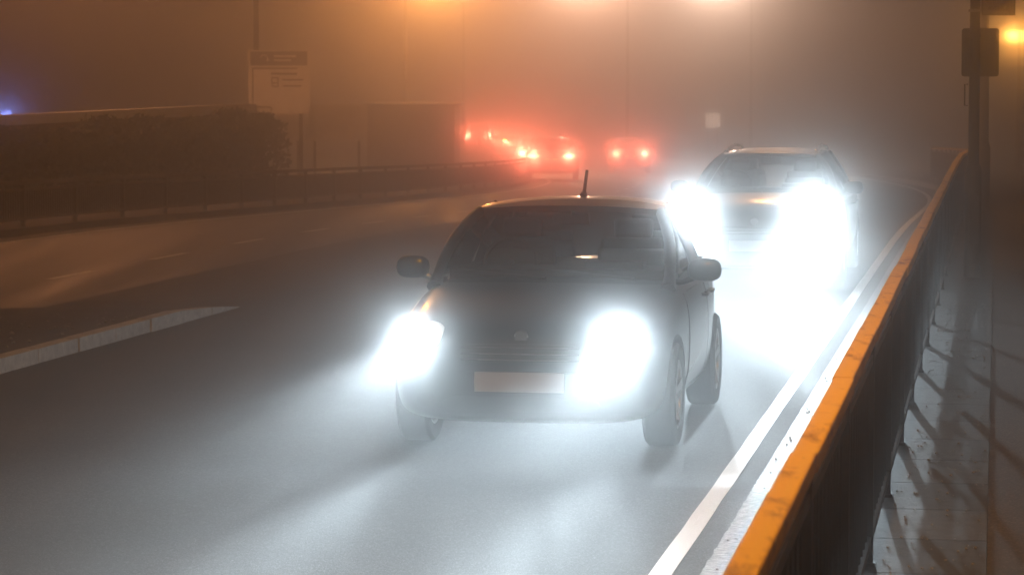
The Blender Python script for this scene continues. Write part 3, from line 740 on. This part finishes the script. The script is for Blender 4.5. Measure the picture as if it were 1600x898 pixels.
for (x0, x1, z) in ((-.12, .42, .63), (-.12, .3, .53)): mb.box(((x0 + x1) / 2, -.044, zc + z), (x1 - x0, .004, .05))
mb.build('arrow_mark', M['signwhite'], hd)
mb = MB()
for (cx, cz, w_, h_) in ((-.10, .335, 1.1, .035), (-.64, -.145, .035, .95), (-.42, -.61, .45, .035), (-.19, -.66, .035, .10), (-.17, 0.0, .03, .24), (-.02, 0.0, .03, .24), (-.095, .105, .12, .03), (-.095, -.02, .12, .03), (-.095, -.105, .10, .03),
                         (-.08, .205, .22, .05), (.24, .20, .42, .05), (.34, .055, .52, .04), (.33, -.095, .46, .04)):
    mb.box((cx, -.039, zc + cz), (w_, .006, h_))
mb.build('route_diagram', M['signdark'], rs)
# billboards behind it
for lab, x, w_ in (('narrow pale hoarding panel behind the left sign post', -6.1, .66), ('wide pale hoarding panel right of the left sign post', -4.8, 1.68)):
    b = thing('billboard', lab, 'billboard', (x, 78, g(78)), R(1), 'hoardings behind the sign')
    mb = MB(); mb.box((0, 0, 1.80), (w_, .06, 1.0)); mb.build('panel', M['render'], b)
    mb = MB(); mb.box((0, -.035, 1.36), (w_ * .98, .02, .12)); mb.build('frame', M['signwhite'], b); mb = MB(); mb.box((0, -.035, 2.27), (w_ * .98, .02, .05)); mb.build('frame', M['signwhite'], b)
    for sx in (-1, 1):
        mb = MB(); mb.box((sx * w_ * .36, .06, .65), (.07, .07, 1.34)); mb.build('leg', M['column'], b)
# hedge
def hedge(label, pts, w, hfun, n, seed, group=None):
    rnd = random.Random(seed); root = thing('hedge', label, 'hedge', (pts[0][0], pts[0][1], g(pts[0][1])), 0, group); off = root.location
    mb = MB(); L = sum((Vector(pts[i + 1]) - Vector(pts[i])).length for i in range(len(pts) - 1))
    def at(t):
        k = t * (len(pts) - 1); i = min(int(k), len(pts) - 2); p = lerp(Vector(pts[i]), Vector(pts[i + 1]), k - i); return p
    for _ in range(n):
        t = rnd.random(); p = at(t); h = hfun(t); u = rnd.uniform(-1, 1); e = 1 - .35 * abs(u) ** 3
        zz = h * (1 - rnd.random() ** 2.2 * .98) * e + rnd.gauss(0, .04)
        c = Vector((p.x + u * w / 2, p.y + rnd.uniform(-.3, .3), g(p.y) + max(.05, zz)))
        d = Vector((rnd.gauss(0, 1), rnd.gauss(0, 1), rnd.gauss(0, 1))).normalized(); a = d.orthogonal().normalized(); b = d.cross(a)
        ln = rnd.uniform(.05, .11); wd = ln * .5
        mb.add([c - a * ln, c - b * wd, c + a * ln, c + b * wd], [(0, 1, 2, 3)])
    mb.build('foliage', M['leaf'], root, off=off)
hf = lambda t: 1.22 + .70 * t + .08 * math.sin(t * 23) + .06 * math.sin(t * 57 + 1)
hedge('long dark clipped hedge behind the far left barrier', [(-11.6, 40), (-9.6, 50), (-7.6, 59), (-5.75, 67)], 1.1, hf, 26000, 3)
root = thing('garden_wall', 'pale topped wall just showing above the dark left hedge', 'wall', (-8.5, 60, g(60)), 0)
mb = MB(); A = Vector((-11.2, 54, 0)); Bp = Vector((-6.2, 71, 0)); L = 12
vs = []
mb.bar((-10.3, 54, g(54) + .66), (-6.3, 70.5, g(70) + 1.0), .2, 1.9); mb.build('wall', M['brick'], root, off=root.location)
mb = MB(); mb.bar((-10.3, 54, g(54) + 1.66), (-6.3, 70.5, g(70) + 2.12), .32, .2); mb.build('coping', M['signwhite'], root, off=root.location)
# dark building whose corner cuts off the red glow
def building(name, label, x0, x1, y0, y1, zb, h, mw, mr, wins, group=None):
    b = thing(name, label, 'building', ((x0 + x1) / 2, y0, zb)); o = b.location
    mb = MB(); mb.box(((x0 + x1) / 2, (y0 + y1) / 2, zb + h / 2), (x1 - x0, y1 - y0, h)); mb.build('wall', mw, b, off=o)
    mb = MB(); mb.box(((x0 + x1) / 2, (y0 + y1) / 2, zb + h + .06), (x1 - x0 + .3, y1 - y0 + .3, .12)); mb.build('roof', mr, b, off=o)
    for (wx, wz, ww, wh) in wins:
        mb = MB(); mb.box((wx, y0 - .03, wz), (ww + .12, .06, wh + .12)); f = mb.build('window', M['render'], b, off=o)
        mb = MB(); mb.box((wx, y0 - .065, wz), (ww, .012, wh)); mb.build('pane', M['signdark'], f, off=o)
    return b
building('low_building', 'low dark flat roofed building whose corner cuts off the red glow', -5.2, -2.05, 102, 112, g(102), 2.5, M['brick'], M['brick'], [])
cb = thing('canopy', 'distant canopy carrying small blue lights above the left end of the hedge', 'canopy', (-22.5, 118, g(118) - .22))
mb = MB(); mb.box((-.2, 0, 2.38), (7.0, 1.6, .16)); mb.build('roof', M['slate'], cb)
for x in (-3.4, -1.0, 1.2, 3.0):
    mb = MB(); mb.tube([(x, 0, -.02), (x, 0, 2.3)], .06, 8); mb.build('post', M['column'], cb)
for (x, z, s) in ((-.35, 2.17, .05), (.2, 2.24, .03), (.75, 2.28, .03), (1.4, 2.2, .03), (2.35, 2.22, .04), (2.62, 2.33, .05)):
    mb = MB(); mb.box((x, -.83, z - .02), (s * 3.2, .06, s * 1.8)); mb.build('blue_lamp', M['blue'], cb)
point('blue_light', cb, (-.3, -1.3, 2.6), 80, (.25, .25, 1), .15); point('blue_light', cb, (1.8, -1.3, 2.6), 60, (.2, .3, 1), .15)
# pale lit panel beyond the estate car
pb = thing('lit_sign', 'small pale lit panel on a post in fog above the estate car', 'sign', (10.55, 150, g(150)))
mb = MB(); mb.box((0, 0, 1.78), (.84, .1, .92)); mb.build('case', M['column'], pb)
mb = MB()
for k in range(4): mb.box((-.29 + .195 * k, -.055, 1.78), (.165, .02, .82 - .06 * (k % 2)))
mb.build('face', M['pale_panel'], pb)
mb = MB(); mb.tube([(-.25, 0, -.02), (-.25, 0, 1.34)], .04, 8); mb.build('leg', M['column'], pb); mb = MB(); mb.tube([(.25, 0, -.02), (.25, 0, 1.34)], .04, 8); mb.build('leg', M['column'], pb)

# small loose stones and grit that catch the light
def scatter(name, n, fx, ya, yb, z, s0, s1, seed):
    rnd = random.Random(seed); mb = MB()
    for _ in range(n):
        Y = rnd.uniform(ya, yb); s = rnd.uniform(s0, s1); c = Vector((fx(Y, rnd), Y, g(Y) + z + s * .3))
        vs = [c + Vector((rnd.uniform(.6, 1) * s * a, rnd.uniform(.6, 1) * s * b, rnd.uniform(.3, .7) * s * e)) for (a, b, e) in ((1, 0, 0), (-1, 0, 0), (0, 1, 0), (0, -1, 0), (0, 0, 1), (0, 0, -1))]
        mb.add(vs, [(0, 2, 4), (2, 1, 4), (1, 3, 4), (3, 0, 4), (2, 0, 5), (1, 2, 5), (3, 1, 5), (0, 3, 5)])
    tag(mb.build(name, M['stone']), kind='stuff')
scatter('pavement_grit', 420, lambda Y, r: rail_x(Y) + r.uniform(.05, .48), 10, 26, .118, .003, .011, 1)
scatter('median_grit', 160, lambda Y, r: lerp(med_l(Y) + .3, med_r(Y) - .2, r.random()), 18, 25, .118, .008, .03, 2)
scatter('gutter_grit', 240, lambda Y, r: fr(Y) + r.uniform(.2, .44), 8, 30, .004, .004, .012, 4)

# ------------------------------------------------------------------ haze
HAZE = ((.0175, .992), (.0034, .8))
m = bpy.data.materials.new('haze'); m.use_nodes = True
n = m.node_tree.nodes; n.remove(n['Principled BSDF'])
av = n.new('ShaderNodeAddShader')          # fog droplets: a sharp forward peak plus a broad lobe
for k, (dens, an) in enumerate(HAZE):
    pv = n.new('ShaderNodeVolumePrincipled'); pv.inputs['Color'].default_value = (.96, .96, .96, 1); pv.inputs['Density'].default_value = dens
    pv.inputs['Anisotropy'].default_value = an; m.node_tree.links.new(pv.outputs[0], av.inputs[k])
m.node_tree.links.new(av.outputs[0], n['Material Output'].inputs['Volume'])
mb = MB(); mb.box((0, 103, 4.4), (190, 268, 14.4)); hz = mb.build('haze', m); tag(hz, kind='stuff')

# ------------------------------------------------------------------ sky, camera, render
w = bpy.data.worlds.new('World'); sc.world = w; w.use_nodes = True
n = w.node_tree.nodes; l = w.node_tree.links; bg = n['Background']
sky = n.new('ShaderNodeTexSky'); sky.sky_type = 'NISHITA'; sky.sun_disc = False; sky.sun_elevation = R(-4); sky.sun_rotation = R(160)
l.new(sky.outputs[0], bg.inputs['Color']); bg.inputs['Strength'].default_value = .02
bg2 = n.new('ShaderNodeBackground'); bg2.inputs['Color'].default_value = (.068, .029, .018, 1); bg2.inputs['Strength'].default_value = .75   # sodium skyglow
ad = n.new('ShaderNodeAddShader'); l.new(bg.outputs[0], ad.inputs[0]); l.new(bg2.outputs[0], ad.inputs[1]); l.new(ad.outputs[0], n['World Output'].inputs['Surface'])

cam = bpy.data.cameras.new('camera'); co = bpy.data.objects.new('camera', cam); col.objects.link(co); sc.camera = co
cam.lens = 100; cam.sensor_width = 36; cam.clip_end = 2000; cam.clip_start = .1
co.location = (0, 0, 2.13); co.rotation_euler = (R(90 - 4.1), 0, 0)
cam.dof.use_dof = True; cam.dof.focus_distance = 17; cam.dof.aperture_fstop = 8
sc.view_settings.view_transform = 'Standard'; sc.view_settings.look = 'None'; sc.view_settings.exposure = 0; sc.view_settings.gamma = 1
sc.view_settings.use_curve_mapping = False
sc.render.engine = 'CYCLES'; cy = sc.cycles
cy.use_denoising = True; cy.max_bounces = 6; cy.volume_bounces = 1; cy.diffuse_bounces = 2; cy.glossy_bounces = 3; cy.transparent_max_bounces = 12; cy.transmission_bounces = 4
cy.sample_clamp_indirect = 4; cy.caustics_reflective = False; cy.caustics_refractive = False; cy.use_adaptive_sampling = False
